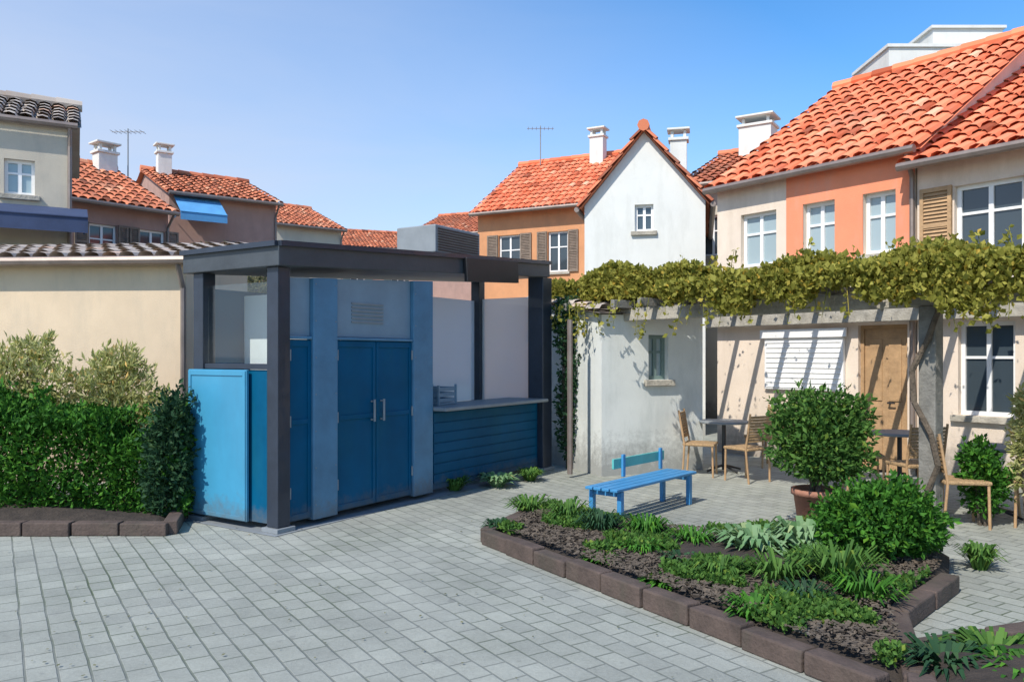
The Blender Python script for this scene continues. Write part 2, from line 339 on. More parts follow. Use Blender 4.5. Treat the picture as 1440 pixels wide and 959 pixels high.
def window(root, T, u0, u1, v0, v1, shut=None, glass='glass', frame='whitep', sill='stone', opening=None):
    g = MB(); tbox(g, T, u0+.03, u1-.03, v0+.03, v1-.03, .125, .135); pane = g.build('window', M[glass], root)
    f = MB(); t = .055
    tbox(f, T, u0, u0+t, v0, v1, .09, .15); tbox(f, T, u1-t, u1, v0, v1, .09, .15)
    tbox(f, T, u0+t, u1-t, v0, v0+t, .09, .15); tbox(f, T, u0+t, u1-t, v1-t, v1, .09, .15)
    um = (u0+u1)/2; tbox(f, T, um-.03, um+.03, v0+t, v1-t, .095, .15)
    vm = v0+(v1-v0)*.62
    tbox(f, T, u0+t, um-.03, vm-.018, vm+.018, .1, .15); tbox(f, T, um+.03, u1-t, vm-.018, vm+.018, .1, .15)
    f.build('frame', M[frame], pane)
    s = MB(); tbox(s, T, u0-.08, u1+.08, v0-.09, v0-.003, -.07, .1); s.build('sill', M[sill], pane, .008)
    if shut:
        hw = (u1-u0)/2
        for a, b in ((u0-hw-.02, u0-.02), (u1+.02, u1+hw+.02)):
            sh = MB(); z0, z1 = v0-.02, v1+.02
            tbox(sh, T, a, a+.05, z0, z1, -.055, -.012); tbox(sh, T, b-.05, b, z0, z1, -.055, -.012)
            for zz in (z0, (z0+z1)/2-.03, z1-.06): tbox(sh, T, a+.05, b-.05, zz, zz+.06, -.053, -.014)
            n = int((z1-z0)/.055)
            for i in range(n):
                zz = z0+.06+(z1-z0-.12)*i/n; k = len(sh.v)
                sh.poly([T(a+.05, zz, -.05), T(b-.05, zz, -.05), T(b-.05, zz+.05, -.02), T(a+.05, zz+.05, -.02)])
            sh.build('shutter', M[shut], pane)
    return pane
def door(root, T, u0, u1, h, m='wood'):
    d = MB(); tbox(d, T, u0+.05, u1-.05, .012, h-.05, .1, .145)
    um = (u0+u1)/2
    for a, b in ((u0+.13, um-.05), (um+.05, u1-.13)):
        for z0, z1 in ((.2, h*.42), (h*.48, h-.2)): tbox(d, T, a, b, z0, z1, .085, .1-.002)
    o = d.build('door', M[m], root, .006)
    f = MB(); tbox(f, T, u0, u0+.05, 0.012, h, .07, .155); tbox(f, T, u1-.05, u1, 0.012, h, .07, .155); tbox(f, T, u0+.05, u1-.05, h-.05, h, .07, .155)
    f.build('door_frame', M[m], o)
    k = MB(); k.bar(T(um+.07, h*.47, .03), T(um+.07, h*.47, .085), .015); k.bar(T(um+.07, h*.47, .03), T(um+.17, h*.47, .03), .012); k.build('handle', M['blackm'], o)
    return o

def house(A, B, depth, h, roof, rise, wallm, tilem, label, front=(), left=(), right=(), doors=(), chimneys=(), name='house',
          shut=None, glass='glass', over=.35, frame='whitep', cat='house', group='village houses around the square', gutter=True):
    """A, B plan corners of the front wall (left, right). roof: 'x' eaves to the front, 'y' gable to the front"""
    A = Vector((*A, 0)); B = Vector((*B, 0)); w_ = (B-A).length; rz = math.atan2(B.y-A.y, B.x-A.x)
    root = empty(name, A, rz, label, cat, group)
    TF = lambda u, v, d: Vector((u, d, v))
    TL = lambda u, v, d: Vector((d, depth-u, v))
    TR = lambda u, v, d: Vector((w_-d, u, v))
    TB = lambda u, v, d: Vector((w_-u, depth-d, v))
    mb = MB(); fh = [t[:4] for t in front]+[(a, b, 0.0, hh) for a, b, hh, _ in doors]
    wall_with_holes(mb, w_, h, fh, TF); wall_with_holes(mb, depth, h, [t[:4] for t in left], TL)
    wall_with_holes(mb, depth, h, [t[:4] for t in right], TR); wall_with_holes(mb, w_, h, [], TB)
    dark = .6
    if roof == 'x':
        mb.poly([(0,0,h),(0,depth,h),(0,depth/2,h+rise)]); mb.poly([(w_,0,h),(w_,depth,h),(w_,depth/2,h+rise)])
    elif roof == 'y':
        mb.poly([(0,0,h),(w_,0,h),(w_/2,0,h+rise)]); mb.poly([(0,depth,h),(w_,depth,h),(w_/2,depth,h+rise)])
    elif roof == 'mono':
        mb.poly([(0,0,h),(0,depth,h),(0,depth,h+rise)]); mb.poly([(w_,0,h),(w_,depth,h),(w_,depth,h+rise)]); mb.poly([(0,depth,h),(w_,depth,h),(w_,depth,h+rise),(0,depth,h+rise)])
    elif roof == 'flat':
        mb.poly([(0,0,h-.2),(w_,0,h-.2),(w_,depth,h-.2),(0,depth,h-.2)])
    mb.build('wall', M[wallm], root)
    for t in front: window(root, TF, *t[:4], shut=t[4] if len(t) > 4 else shut, glass=t[5] if len(t) > 5 else glass, frame=frame)
    for t in left: window(root, TL, *t[:4], shut=None, glass=glass, frame=frame)
    for t in right: window(root, TR, *t[:4], shut=None, glass=glass, frame=frame)
    for a, b, hh, m_ in doors: door(root, TF, a, b, hh, m_)
    rm = MB(); o = over; g = .02; e = .06
    if roof == 'x':
        s = rise/(depth/2); z = h+e-o*s; zt = h+rise+e
        tiled(rm, (-g*8,-o,z), (w_+g*8,-o,z), (-g*8,depth/2,zt), (w_+g*8,depth/2,zt)); tiled(rm, (w_+g*8,depth+o,z), (-g*8,depth+o,z), (w_+g*8,depth/2,zt), (-g*8,depth/2,zt))
        ridge_caps(rm, (-g*8,depth/2,zt+.05), (w_+g*8,depth/2,zt+.05))
        eaves = [((-.1,-o-.06,z-.03), (w_+.1,-o-.06,z-.03))]
    elif roof == 'y':
        s = rise/(w_/2); z = h+e-o*s; zt = h+rise+e
        tiled(rm, (-o,depth+.1,z), (-o,-.18,z), (w_/2,depth+.1,zt), (w_/2,-.18,zt)); tiled(rm, (w_+o,-.18,z), (w_+o,depth+.1,z), (w_/2,-.18,zt), (w_/2,depth+.1,zt))
        ridge_caps(rm, (w_/2,-.18,zt+.05), (w_/2,depth+.1,zt+.05)); eaves = [((w_+o+.06,-.1,z-.03), (w_+o+.06,depth,z-.03)), ((-o-.06,-.1,z-.03), (-o-.06,depth,z-.03))]
    elif roof == 'mono':
        s = rise/depth; z = h+e-o*s; tiled(rm, (-.12,-o,z), (w_+.12,-o,z), (-.12,depth+.1,h+rise+e), (w_+.12,depth+.1,h+rise+e)); eaves = [((-.1,-o-.06,z-.03), (w_+.1,-o-.06,z-.03))]
    else: eaves = []
    if roof == 'flat':
        rm.box(-.06, w_+.06, -.06, .2, h+.003, h+.09); rm.box(-.06, .2, .2, depth+.06, h+.003, h+.09); rm.box(w_-.2, w_+.06, .2, depth+.06, h+.003, h+.09)
    ro = rm.build('roof', M[tilem], root)
    for cx, cy, cw, ct in chimneys:
        c = MB(); zt = h+rise
        c.box(cx-cw/2, cx+cw/2, cy-cw*.4, cy+cw*.4, h, ct); c.box(cx-cw/2-.05, cx+cw/2+.05, cy-cw*.4-.05, cy+cw*.4+.05, ct+.003, ct+.08)
        for sx in (-1, 1):
            for sy in (-1, 1): c.box(cx+sx*cw*.38-.04, cx+sx*cw*.38+.04, cy+sy*cw*.28-.04, cy+sy*cw*.28+.04, ct+.083, ct+.28)
        c.box(cx-cw/2-.08, cx+cw/2+.08, cy-cw*.4-.08, cy+cw*.4+.08, ct+.283, ct+.34)
        c.build('chimney', M['white'], ro, .01)
    if gutter and eaves:
        gm = MB()
        for a, b in eaves: gm.bar(a, b, .06, .06, 8)
        a, b = eaves[0]; bx = b[0]-.12; 
        if roof != 'y': gm.bar((bx, a[1], a[2]), (bx, -.05, a[2]-.35), .035); gm.bar((bx, -.05, a[2]-.35), (bx, -.05, .1), .035)
        gm.build('gutter', M['gutter'], root)
    root['_w'] = w_
    return root

# right: beige house behind the pergola and the salmon house joined to it
D = Vector((.6, -.8)); W0 = Vector((3.8, 13.8))
def on(t): p = W0+D*t; return (p.x, p.y)
terr = house(on(3.2), on(12), 8.5, 4.45, 'x', 2.3, 'warm', 'tile', 'beige terrace house at the right edge under the long orange tiled roof',
      front=[(.55,1.25,.9,2.15,False), (2.6,3.6,.95,2.2), (.5,1.35,3.0,4.0,'tanwood'), (3.0,3.9,3.0,4.0,'tanwood'), (5.4,6.3,3.0,4.0,'tanwood'), (5.6,6.6,.95,2.2)],
      doors=[(4.3,5.25,2.15,'wood')], over=.3)
salm = house(on(-.3), on(3.17), 8.0, 4.65, 'x', 2.5, 'warm', 'tile', 'house with salmon upper storey and orange roof, left of the beige terrace house',
      front=[(.5,1.2,3.2,4.1,False,'palegl'), (1.7,2.25,3.2,4.1,False,'palegl'), (2.7,3.2,3.2,4.1,False,'palegl')],
      doors=[(2.62,3.36,2.15,'tanwood')], over=.17)
# salmon painted upper storey of that house (a proud render coat)
sw = salm['_w']; cm = MB(); TF = lambda u, v, d: Vector((u, d, v))
wall_with_holes(cm, sw-1.4, 1.65, [(.3,.85,.2,1.1),(1.3,1.8,.2,1.1)], lambda u, v, d: Vector((u+1.4, d-.02 if d == 0 else -.002, v+3.0)), .02)
cm.poly([(1.4,-.02,3.0),(1.4,0,3.0),(sw,0,3.0),(sw,-.02,3.0)]); cm.poly([(1.4,-.02,3.0),(1.4,0,3.0),(1.4,0,4.65),(1.4,-.02,4.65)]); cm.build('upper_storey_render', M['salmon'], salm)
# white closed board (roller shutter) in the lower wall
bm = MB(); bm.box(1.02, 2.42, -.07, -.003, 1.15, 1.98); bo = bm.build('shop_shutter', M['whitep'], salm, .01)
sm = MB()
for i in range(10): sm.bar((1.06, -.072, 1.19+i*.08), (2.38, -.072, 1.19+i*.08), .011, None, 6)
sm.box(.96, 2.48, -.11, -.075, 1.985, 2.12); sm.build('shutter_slats', M['whitep'], bo)

# white gable house beyond the annex
house(pl(822,17.6), pl(992,17), 9, 5.0, 'y', 1.55, 'white', 'tile2', 'white plastered house showing its gable, above the pale annex',
      front=[(1.1,1.5,4.9-.5,4.98,False)], over=.1, chimneys=[(1.9,5,.45,7.6)])
wf = house(pl(1250,22), pl(1422,22), 2.2, 10.2, 'flat', 0, 'white', 'white', 'bright white flat topped house peeping over the long orange roof', front=[(.6,1.2,8.4,9.4,False)])
MB().box(1.35, 3.3, .25, 1.9, 10.2, 10.82).box(1.28, 3.37, .18, 1.97, 10.823, 10.9).build('roof_room', M['white'], wf)
house(pl(962,22), pl(1108,20.5), 7, 6.4, 'x', 1.5, 'greige', 'tile2', 'small pale house with blue-grey windows, left of the salmon storey',
      front=[(.5,1.1,4.4,5.5), (1.9,2.6,4.4,5.5,False,'palegl')], chimneys=[(1.2,3.0,.95,8.5)])
# centre
house(pl(672,27), pl(845,25), 7, 6.6, 'x', 2.2, 'tan', 'tile', 'tan house with bright orange roof behind the right end of the kiosk',
      front=[(.8,1.6,4.4,5.7), (2.6,3.3,4.4,5.7)], chimneys=[(3.2,3.0,.5,9.4)], shut='wood')
house(pl(575,46), pl(690,44), 8, 8.6, 'x', 1.7, 'pink', 'tile2', 'distant pinkish house low over the middle of the kiosk roof',
      front=[(.8,1.7,6.2,7.5), (3,3.9,6.2,7.5)], shut='shgreen')
house(pl(470,50), pl(600,52), 8, 8.6, 'x', 1.5, 'pink', 'tile2', 'lowest and farthest house in the gap of the skyline',
      front=[(1,1.9,6.2,7.4), (3.6,4.5,6.2,7.4)], shut='shgreen')
house(pl(385,36), pl(480,38), 8, 7.7, 'x', 1.5, 'greige', 'tile2', 'grey-beige distant house over the left half of the kiosk roof',
      front=[(.6,1.4,5.6,6.8), (2,2.8,5.6,6.8)], shut='shblue')
# left
l3 = house(pl(238,25), pl(388,27), 7, 6.85, 'x', 1.25, 'pink', 'tile2', 'brownish pink house with a blue awning under its orange roof',
      front=[(2.1,2.8,4.4,5.4)], shut='wood', chimneys=[(.5,3,.45,8.7)])
aw = MB(); aw.poly([(.1,-.05,6.75),(1.5,-.05,6.75),(1.5,-1.0,6.1),(.1,-1.0,6.1)]); aw.poly([(.1,-1.0,6.1),(1.5,-1.0,6.1),(1.5,-1.0,5.85),(.1,-1.0,5.85)]); aw.bar((.1,-1,6.1),(1.5,-1,6.1),.02)
aw.bar((.12,-.05,6.02),(.12,-1,6.07),.015); aw.bar((1.48,-.05,6.02),(1.48,-1,6.07),.015); aw.build('awning', M['bluecanvas'], l3)
house(pl(96,20), pl(236,22), 7, 5.7, 'x', 1.6, 'pink', 'tile2', 'reddish brown house beside the tall grey-beige house on the left',
      front=[(.5,1.2,4.1,5.1), (1.8,2.5,4.1,5.1)], shut='wood', chimneys=[(2.3,3.2,.55,7.7)])
l1 = house((-13.0,11.1), (-7.75,14.0), 4.5, 5.7, 'x', .9, 'greige', 'tileb', 'tall grey-beige house at the left edge with navy awning',
      front=[(5.0,5.45,4.45,5.05,False), (2.4,3.1,4.45,5.3,'shblue')], shut=None, glass='palegl', over=.07)
aw = MB(); W1 = l1['_w']
aw.poly([(.2,-.03,4.28),(W1+.25,-.03,4.28),(W1+.25,-.8,4.02),(.2,-.8,4.02)]); aw.poly([(.2,-.8,4.02),(W1+.25,-.8,4.02),(W1+.25,-.8,3.76),(.2,-.8,3.76)]); aw.bar((.2,-.8,4.02),(W1+.25,-.8,4.02),.022)
for x in (.22, W1+.2): aw.bar((x,-.03,3.85),(x,-.8,3.95),.015)
aw.build('awning', M['navy'], l1)
l0 = house(pl(-260,11.0), pl(262,10.6), 2.0, 2.95, 'mono', .42, 'cream', 'tileb', 'long low cream outbuilding behind the hedge on the left',
      front=[(5.2-3.6,5.9-3.6,1.5,2.1,False)], name='outbuilding', cat='outbuilding', over=.16, group=None)
l0['label'] = 'long low cream outbuilding behind the hedge on the left'

# pale annex right of the kiosk
ax = house(pl(846,11.2), pl(988,11.9), 2.2, 2.28, 'mono', .3, 'greywhite', 'tileb', 'pale grey-white annex with one small window, right of the kiosk',
      front=[(.78,1.12,1.35,2.0,False)], name='annex', cat='outbuilding', group=None, glass='palegl', over=.14, frame='shgreen', gutter=False)
dp = MB(); dp.bar((-.45,.1,.05), (-.45,.1,2.2), .04); dp.build('downpipe', M['gutter'], ax)
# more houses off to both sides and closing the lanes
house((-22,14), (-13,17), 8, 6.5, 'x', 2, 'cream', 'tile2', 'cream house beyond the left edge of the square', front=[(1,2,1,2.2),(4,5,1,2.2),(1,2,4,5.2),(4,5,4,5.2)], shut='shgreen')

# ------------------------------------------------------------ kiosk
c0 = Vector((-2.24, 7.62, 0)); c1 = Vector((.50, 11.9, 0)); KL = (c1-c0).length
kio = empty('kiosk', c0, math.atan2(c1.y-c0.y, c1.x-c0.x), 'dark framed blue kiosk with flat grey roof on the paved square', 'kiosk')
# local x runs along the long front (near corner 0 -> KL); local y goes back to the left
KD = 1.25; H0, H1 = 2.55, 2.86
def kz(x): return H0+(H1-H0)*x/KL
def ux(px):   # distance along the front seen at pixel column px
    d = c1-c0; k = (px-720)/F; return (k*c0.y-c0.x)/(d.x-k*d.y)*KL
b1, b2, b3, b4, b5 = ux(440), ux(474), ux(581), ux(608), ux(752)
for x, y in ((0.06,.06), (KL-.06,.06), (.06,KD-.06), (KL-.06,KD-.06)):
    p = MB(); q = .13 if (x > 1 and y < .5) else .078; p.box(x-q, x+q, y-q, y+q, .05, kz(x)); o = p.build('post', M['frame'], kio, .008)
    MB().box(x-q-.035, x+q+.035, y-q-.035, y+q+.035, .006, .048).build('foot_plate', M['grey'], o, .004)
def kpanel(name, m, x0, x1, z0, z1, y0=.03, y1=.07, bevel=.006):
    b = MB(); k = len(b.v); zz = lambda x: min(z1, kz(x)-.1) if z1 > 2.3 else z1
    for x in (x0, x1):
        for y in (y0, y1):
            for z in (z0, zz(x)): b.v.append((x, y, z))
    b.f += [tuple(i for i in q) for q in ((0,1,3,2),(4,6,7,5),(0,4,5,1),(2,3,7,6),(0,2,6,4),(1,5,7,3))]
    return b.build(name, M[m], kio, bevel)
ZT = 1.86
for x0, x1 in ((.145, b1-.004), (b2+.004, b3-.004)):
    n = 1 if x1-x0 < .8 else 2
    for i in range(n):
        a = x0+(x1-x0)*i/n+(.006 if i else 0); b = x0+(x1-x0)*(i+1)/n-(.006 if i < n-1 else 0)
        d = kpanel('door_panel', 'deep', a, b, .07, ZT)
        f = MB(); t = .045
        f.box(a+.0, a+t, .018, .029, .08, ZT-.01); f.box(b-t, b, .018, .029, .08, ZT-.01); f.box(a+t, b-t, .018, .029, .08, .14); f.box(a+t, b-t, .018, .029, ZT-.07, ZT-.01); f.box(a+t, b-t, .018, .029, 1.02, 1.07)
        f.build('panel_frame', M['deep'], d, .003)
        if n == 2:
            xx = b-.07 if i == 0 else a+.07
            MB().bar((xx,-.03,.98),(xx,-.03,1.22),.013).bar((xx,-.03,1.0),(xx,.02,1.0),.01).bar((xx,-.03,1.2),(xx,.02,1.2),.01).build('handle', M['grey'], d)
    kpanel('transom_panel', 'slate', x0, x1, ZT+.035, 3, .04, .06)
    kpanel('transom_rail', 'steelblue', x0, x1, ZT+.003, ZT+.032, .0, .07)
for x0, x1 in ((b1, b2), (b3, b4)): kpanel('mullion', 'steelblue', x0, x1, .05, 3, -.012, .09, .008)
# serving bay
kpanel('counter_front', 'deep', b4+.004, KL-.14, .07, 1.02)
sb = MB()
for i in range(7): sb.box(b4+.05, KL-.24, .016, .028, .14+i*.125, .25+i*.125)
sb.build('counter_slats', M['deep'], kio, .004)
MB().box(b4+.01, KL-.25, -.20, .5, 1.03, 1.075).build('counter', M['grey'], kio, .01)
# back wall: blue behind the doors, glazed sash behind the serving bay left open
bk = MB(); bk.box(.14, b3, KD-.07, KD-.04, .07, 2.4); bk.box(b4, KL-.14, KD-.07, KD-.04, .07, 1.0); bk.build('back_wall', M['deep'], kio)
MB().box(b3+.01, b3+.04, .1, KD-.08, .07, 2.35).build('inner_partition', M['slate'], kio)
# things inside the serving bay
# left end: sky-blue board below, glass above
e = MB(); e.box(.02, .06, .16, KD-.14, .07, 1.56); pass
e = MB(); e.box(-.045, -.012, .40, KD+.06, .07, 1.56); ep = e.build('side_board', M['cyan'], kio, .006)
f = MB()
for y0, y1, z0, z1 in ((.41,.45,.08,1.55),(KD+.01,KD+.05,.08,1.55),(.45,KD+.01,.08,.12),(.45,KD+.01,1.5,1.55)): f.box(-.056,-.047,y0,y1,z0,z1)
f.build('board_frame', M['cyan'], ep, .003)
MB().box(.02, .06, .14, KD-.14, .07, 1.56).build('lower_panel', M['deep'], kio)
MB().box(.0, .1, .14, KD-.14, 1.565, 1.62).build('side_rail', M['frame'], kio, .005)
def thin_glass(name, tint, gloss, milk=0):
    m = bpy.data.materials.new(name); m.use_nodes = True; n = m.node_tree.nodes; l = m.node_tree.links
    n.remove(n['Principled BSDF']); t = n.new('ShaderNodeBsdfTransparent'); t.inputs[0].default_value = (*tint, 1)
    g = n.new('ShaderNodeBsdfGlossy'); g.inputs['Roughness'].default_value = .03
    x = n.new('ShaderNodeMixShader'); x.inputs[0].default_value = gloss; l.new(t.outputs[0], x.inputs[1]); l.new(g.outputs[0], x.inputs[2])
    d = n.new('ShaderNodeBsdfTranslucent'); d.inputs[0].default_value = (.85, .9, .95, 1); d2 = n.new('ShaderNodeBsdfDiffuse'); d2.inputs[0].default_value = (.80, .84, .88, 1)
    a = n.new('ShaderNodeMixShader'); l.new(d.outputs[0], a.inputs[1]); l.new(d2.outputs[0], a.inputs[2])
    y = n.new('ShaderNodeMixShader'); y.inputs[0].default_value = milk; l.new(x.outputs[0], y.inputs[1]); l.new(a.outputs[0], y.inputs[2]); l.new(y.outputs[0], n['Material Output'].inputs[0])
    return m
gl = thin_glass('clear_glass', (.93, .96, .96), .08)
MB().box(b4+.02, KL-.16, KD-.06, KD-.05, 1.01, 2.55).build('rear_window', thin_glass('frosted_glass', (.8, .88, .94), .08, .6), kio)
MB().box(KL-.055, KL-.045, .16, KD-.14, 1.01, 2.58).build('end_window', bpy.data.materials['frosted_glass'], kio)
MB().box(.55, .58, .1, KD-.08, .07, 2.35).build('end_partition', M['whitep'], kio)
MB().box(.045, .055, .16, KD-.14, 1.625, 2.42).build('side_glass', gl, kio)
MB().box(KL-.06, KL-.03, .16, KD-.14, .07, 1.0).build('end_board', M['steelblue'], kio, .005)
# roof
r = MB(); k0, k1, y0, y1 = -.07, KL-.02, -.09, KD+.12
z = lambda x: kz(x)
for x in (k0, k1):
    for y in (y0, y1):
        for dz in (.003, .2): r.v.append((x, y, z(x)+dz))
r.f += [(0,1,3,2),(4,6,7,5),(0,4,5,1),(2,3,7,6),(0,2,6,4),(1,5,7,3)]
ro = r.build('roof', M['roofm'], kio, .01)
g = MB(); g.beam((k0,-.105,z(k0)+.215), (k1,-.105,z(k1)+.215), .05, .05); g.beam((k0-.015,-.08,z(k0)+.215), (k0-.015,y1,z(k0)+.215), .05, .05); g.build('roof_trim', M['frame'], ro)
u0 = ux(690)
a = MB(); a.box(u0-.75, u0+.25, .35, 1.0, kz(u0)+.26, kz(u0)+.62); ac = a.build('roof_unit', M['grey'], kio, .015)
g = MB()
for i in range(9): g.box(u0-.7, u0+.2, .335, .348, kz(u0)+.29+i*.034, kz(u0)+.305+i*.034)
g.build('unit_grille', M['blackm'], ac)
MB().beam((ux(643),-.13,kz(ux(643))+.05),(ux(716),-.13,kz(ux(716))+.05),.05,.30).build('dark_fascia_board', M['blackm'], kio, .006)
hg = MB()
for xx in (b2+.012, b3-.012, .155):
    for zz in (.3, 1.0, 1.65): hg.bar((xx, .005, zz), (xx, .005, zz+.11), .011)
hg.build('hinges', M['grey'], kio)
sc = MB()
for xx in [b1+.03, b2-.03, b3+.03, b4-.03]:
    for i in range(7): sc.bar((xx, -.016, .2+i*.37), (xx, -.0125, .2+i*.37), .008, None, 6)
sc.build('screw_heads', M['grey'], kio)
vn = MB()
for i in range(6): vn.beam((b2+.25, .035, ZT+.2+i*.04), (b2+.75, .035, ZT+.2+i*.04), .012, .018)
vn.build('vent_slats', M['grey'], kio)
# plinth slab
MB().box(-.12, KL+.1, -.1, KD+.1, .004, .0058).build('base_slab', M['grey'], kio)
# ------------------------------------------------------------ litter bin by the kiosk's far end, inside boxes
def crate(loc, rz, label, m):
    o = empty('crate', loc, rz, label, 'crate', 'plastic crates inside the kiosk')
    c = MB(); c.box(-.25,.25,-.17,.17,0,.02)
    for i in range(3):
        z0 = .03+i*.07
        c.box(-.25,.25,-.17,-.155,z0,z0+.05); c.box(-.25,.25,.155,.17,z0,z0+.05); c.box(-.25,-.235,-.15,.15,z0,z0+.05); c.box(.235,.25,-.15,.15,z0,z0+.05)
    for sx in (-1,1):
        for sy in (-1,1): c.box(sx*.252-.014,sx*.252+.014,sy*.172-.014,sy*.172+.014,0,.25)
    c.build('crate_body', M[m], o, .003)
kmat = Matrix.Translation(c0) @ Matrix.Rotation(kio.rotation_euler.z, 4, 'Z')
p = kmat @ Vector((b4+.5, .35, 1.078)); crate(p, kio.rotation_euler.z+.2, 'grey plastic crate standing on the kiosk counter', 'slate')

# ------------------------------------------------------------ planting beds
def bed(name, px, kerb_edges, label):
    P = [gp(*p) if not isinstance(p, Vector) else p for p in px]
    mb = MB(); n = len(P); c = sum(P, Vector())/n
    # mounded soil: rings towards the centre
    rings = [(1, .03), (.93, .10), (.6, .16), (.25, .19)]
    for i in range(n):
        a, b = P[i], P[(i+1) % n]; k = 8
        for q in range(k):
            p0 = a.lerp(b, q/k); p1 = a.lerp(b, (q+1)/k)
            for (s0, z0), (s1, z1) in zip(rings, rings[1:]+[(0, .2)]):
                f = lambda p, s, z: tuple(c+(p-c)*s+Vector((0, 0, z)))
                if s1: mb.poly([f(p0,s0,z0), f(p1,s0,z0), f(p1,s1,z1), f(p0,s1,z1)])
                else: mb.poly([f(p0,s0,z0), f(p1,s0,z0), f(p0,s1,z1)])
    struct(mb.build(name, M['soil']))
    rr = random.Random(5); kb = MB()
    for i in kerb_edges:
        a, b = P[i], P[(i+1) % n]; ln = (b-a).length; m = max(1, int(ln/.42)); t = (b-a).normalized(); nn = Vector((-t.y, t.x, 0))
        for q in range(m):
            s0 = a+t*(ln*q/m+.008); s1 = a+t*(ln*(q+1)/m-.008); hh = .13+rr.uniform(-.012,.012); off = nn*rr.uniform(-.01,.01)
            kb.beam(s0+off+Vector((0,0,hh/2)), s1+off+Vector((0,0,hh/2+rr.uniform(-.004,.004))), .13, hh)
    struct(kb.build(name.replace('bed', 'kerb') if 'bed' in name else name+'_kerb', M['kerb'], None, .012))
bed('planting_bed', [(684,764),(765,726),(900,758),(1030,768),(1170,742),(1335,788),(1335,830),(1262,885),(1290,985),(1245,985)], [0,1,9,7,6], '')
bed('corner_bed', [(1285,938),(1500,905),(1560,1100),(1330,1100)], [0,3], '')
bed('hedge_bed', [(-300,752),(238,752),(262,712),(-300,705)], [0,1], '')

# ------------------------------------------------------------ vegetation
def shrub(loc, blobs, n, size, lm, label, name='shrub', cat='shrub', group=None, seed=1, stems=6, pot=None, up=.3, asp=.5, shell=.5):
    rnd = random.Random(seed); root = empty(name, loc, 0, label, cat, group); base = 0
    if pot:
        r_, h_ = pot; p = MB(); p.lathe([(0,.0),(r_*.68,.0),(r_*.72,.01),(r_*.93,h_*.86),(r_*1.03,h_*.87),(r_*1.03,h_),(r_*.9,h_),(r_*.86,h_*.9),(0,h_*.9)], 24); p.build('pot', M['terracotta'], root, 0, True)
        base = h_*.88
    s = MB()
    for i in range(stems):
        b = rnd.choice(blobs); c = Vector(b[0])+Vector((rnd.uniform(-.5,.5)*b[1][0], rnd.uniform(-.5,.5)*b[1][1], rnd.uniform(-.1,.6)*b[1][2]))
        a = Vector((rnd.uniform(-.06,.06), rnd.uniform(-.06,.06), base)); m_ = a.lerp(c, .5)+Vector((rnd.uniform(-.06,.06), rnd.uniform(-.06,.06), .08))
        s.bar(a, m_, .018, .013, 6); s.bar(m_, c, .013, .005, 6)
    s.build('stem', M['bark'], root)
    lf = MB(); leaves(lf, cloud(blobs, n, rnd, shell), size, rnd, up, asp); lf.build('foliage', M[lm], root)
    return root
# hedge on the left
rnd = random.Random(11)
hx0 = -8.6; hx1 = gp(232,745).x; hy = 8.45
hed = empty('hedge', (hx1, hy, 0), 0, 'long dark green hedge in front of the cream outbuilding on the left', 'hedge')
pts = []
Lh = hx1-hx0
for _ in range(52000):
    u = -rnd.random()*Lh; t = rnd.random(); top = 1.06+.10*math.sin(u*2.1)+.07*math.sin(u*5.3+1)+.04*math.sin(u*13)-(.12 if u > -.8 else 0); dd = .42+.06*math.sin(u*3.1)
    a = rnd.random()
    if a < .40: p = Vector((u, -dd+rnd.random()**2*.22+.06*math.sin(t*9+u*4), .06+t*top)); nn = Vector((0,-1,.2))
    elif a < .72: p = Vector((u, rnd.uniform(-dd,dd), .06+top-rnd.random()**2*.2)); nn = Vector((0,-.1,1))
    elif a < .9: p = Vector((u, dd-rnd.random()**2*.2, .06+t*top)); nn = Vector((0,1,.2))
    else: p = Vector((-rnd.random()**2*.25+.08*math.sin(t*11), rnd.uniform(-dd,dd), .06+t*top)); nn = Vector((1,0,.2))
    pts.append((p, nn))
for _ in range(150):
    u = -rnd.random()*Lh; y = rnd.uniform(-.4,.4); L_ = rnd.uniform(.08,.3); dx = rnd.uniform(-.3,.3)
    for k in range(int(L_*60)): q = rnd.random(); pts.append((Vector((u+dx*q*L_, y, 1.05+q*L_+.1*math.sin(u*2.1))), Vector((dx,-.1,1))))
m_ = MB(); leaves(m_, pts, .065, rnd); m_.build('foliage', M['Lhedge'], hed)
s = MB()
for i in range(26):
    u = -Lh*i/26-.1; s.bar((u,rnd.uniform(-.1,.1),0), (u+rnd.uniform(-.15,.15),rnd.uniform(-.2,.2),.9), .025, .01, 6)
s.build('stem', M['bark'], hed)
for i, (px, Y, h_, r_, lab) in enumerate(((40,9.0,1.75,.75,'widest yellow-green shrub rising behind the hedge near the left edge'), (165,9.15,1.62,.55,'smaller yellow-green shrub rising behind the hedge, nearer the kiosk'), (-110,9.1,1.45,.6,'yellow-green shrub behind the hedge at the far left edge'))):
    x, y = pl(px, Y)
    bl = [((0,0,h_*.72),(r_*.7,.3,h_*.3)), ((-r_*.5,0,h_*.6),(r_*.5,.28,h_*.3)), ((r_*.55,0,h_*.62),(r_*.45,.28,h_*.27)), ((r_*.1,0,h_*.95),(r_*.3,.2,.2)), ((-.3*r_,0,h_*.9),(r_*.25,.2,.22))]
    shrub((x,y,0), bl, 4200, .085, 'Lyel', lab, group='yellow-green shrubs behind the hedge', seed=20+i, stems=14, asp=.32, up=.8, shell=.1)
x, y = pl(236, 8.1)
shrub((x,y,0), [((0,0,.55),(.24,.24,.5)), ((.06,0,.95),(.18,.18,.35))], 5200, .06, 'Ldark', 'dark narrow shrub between the hedge end and the kiosk', seed=31)

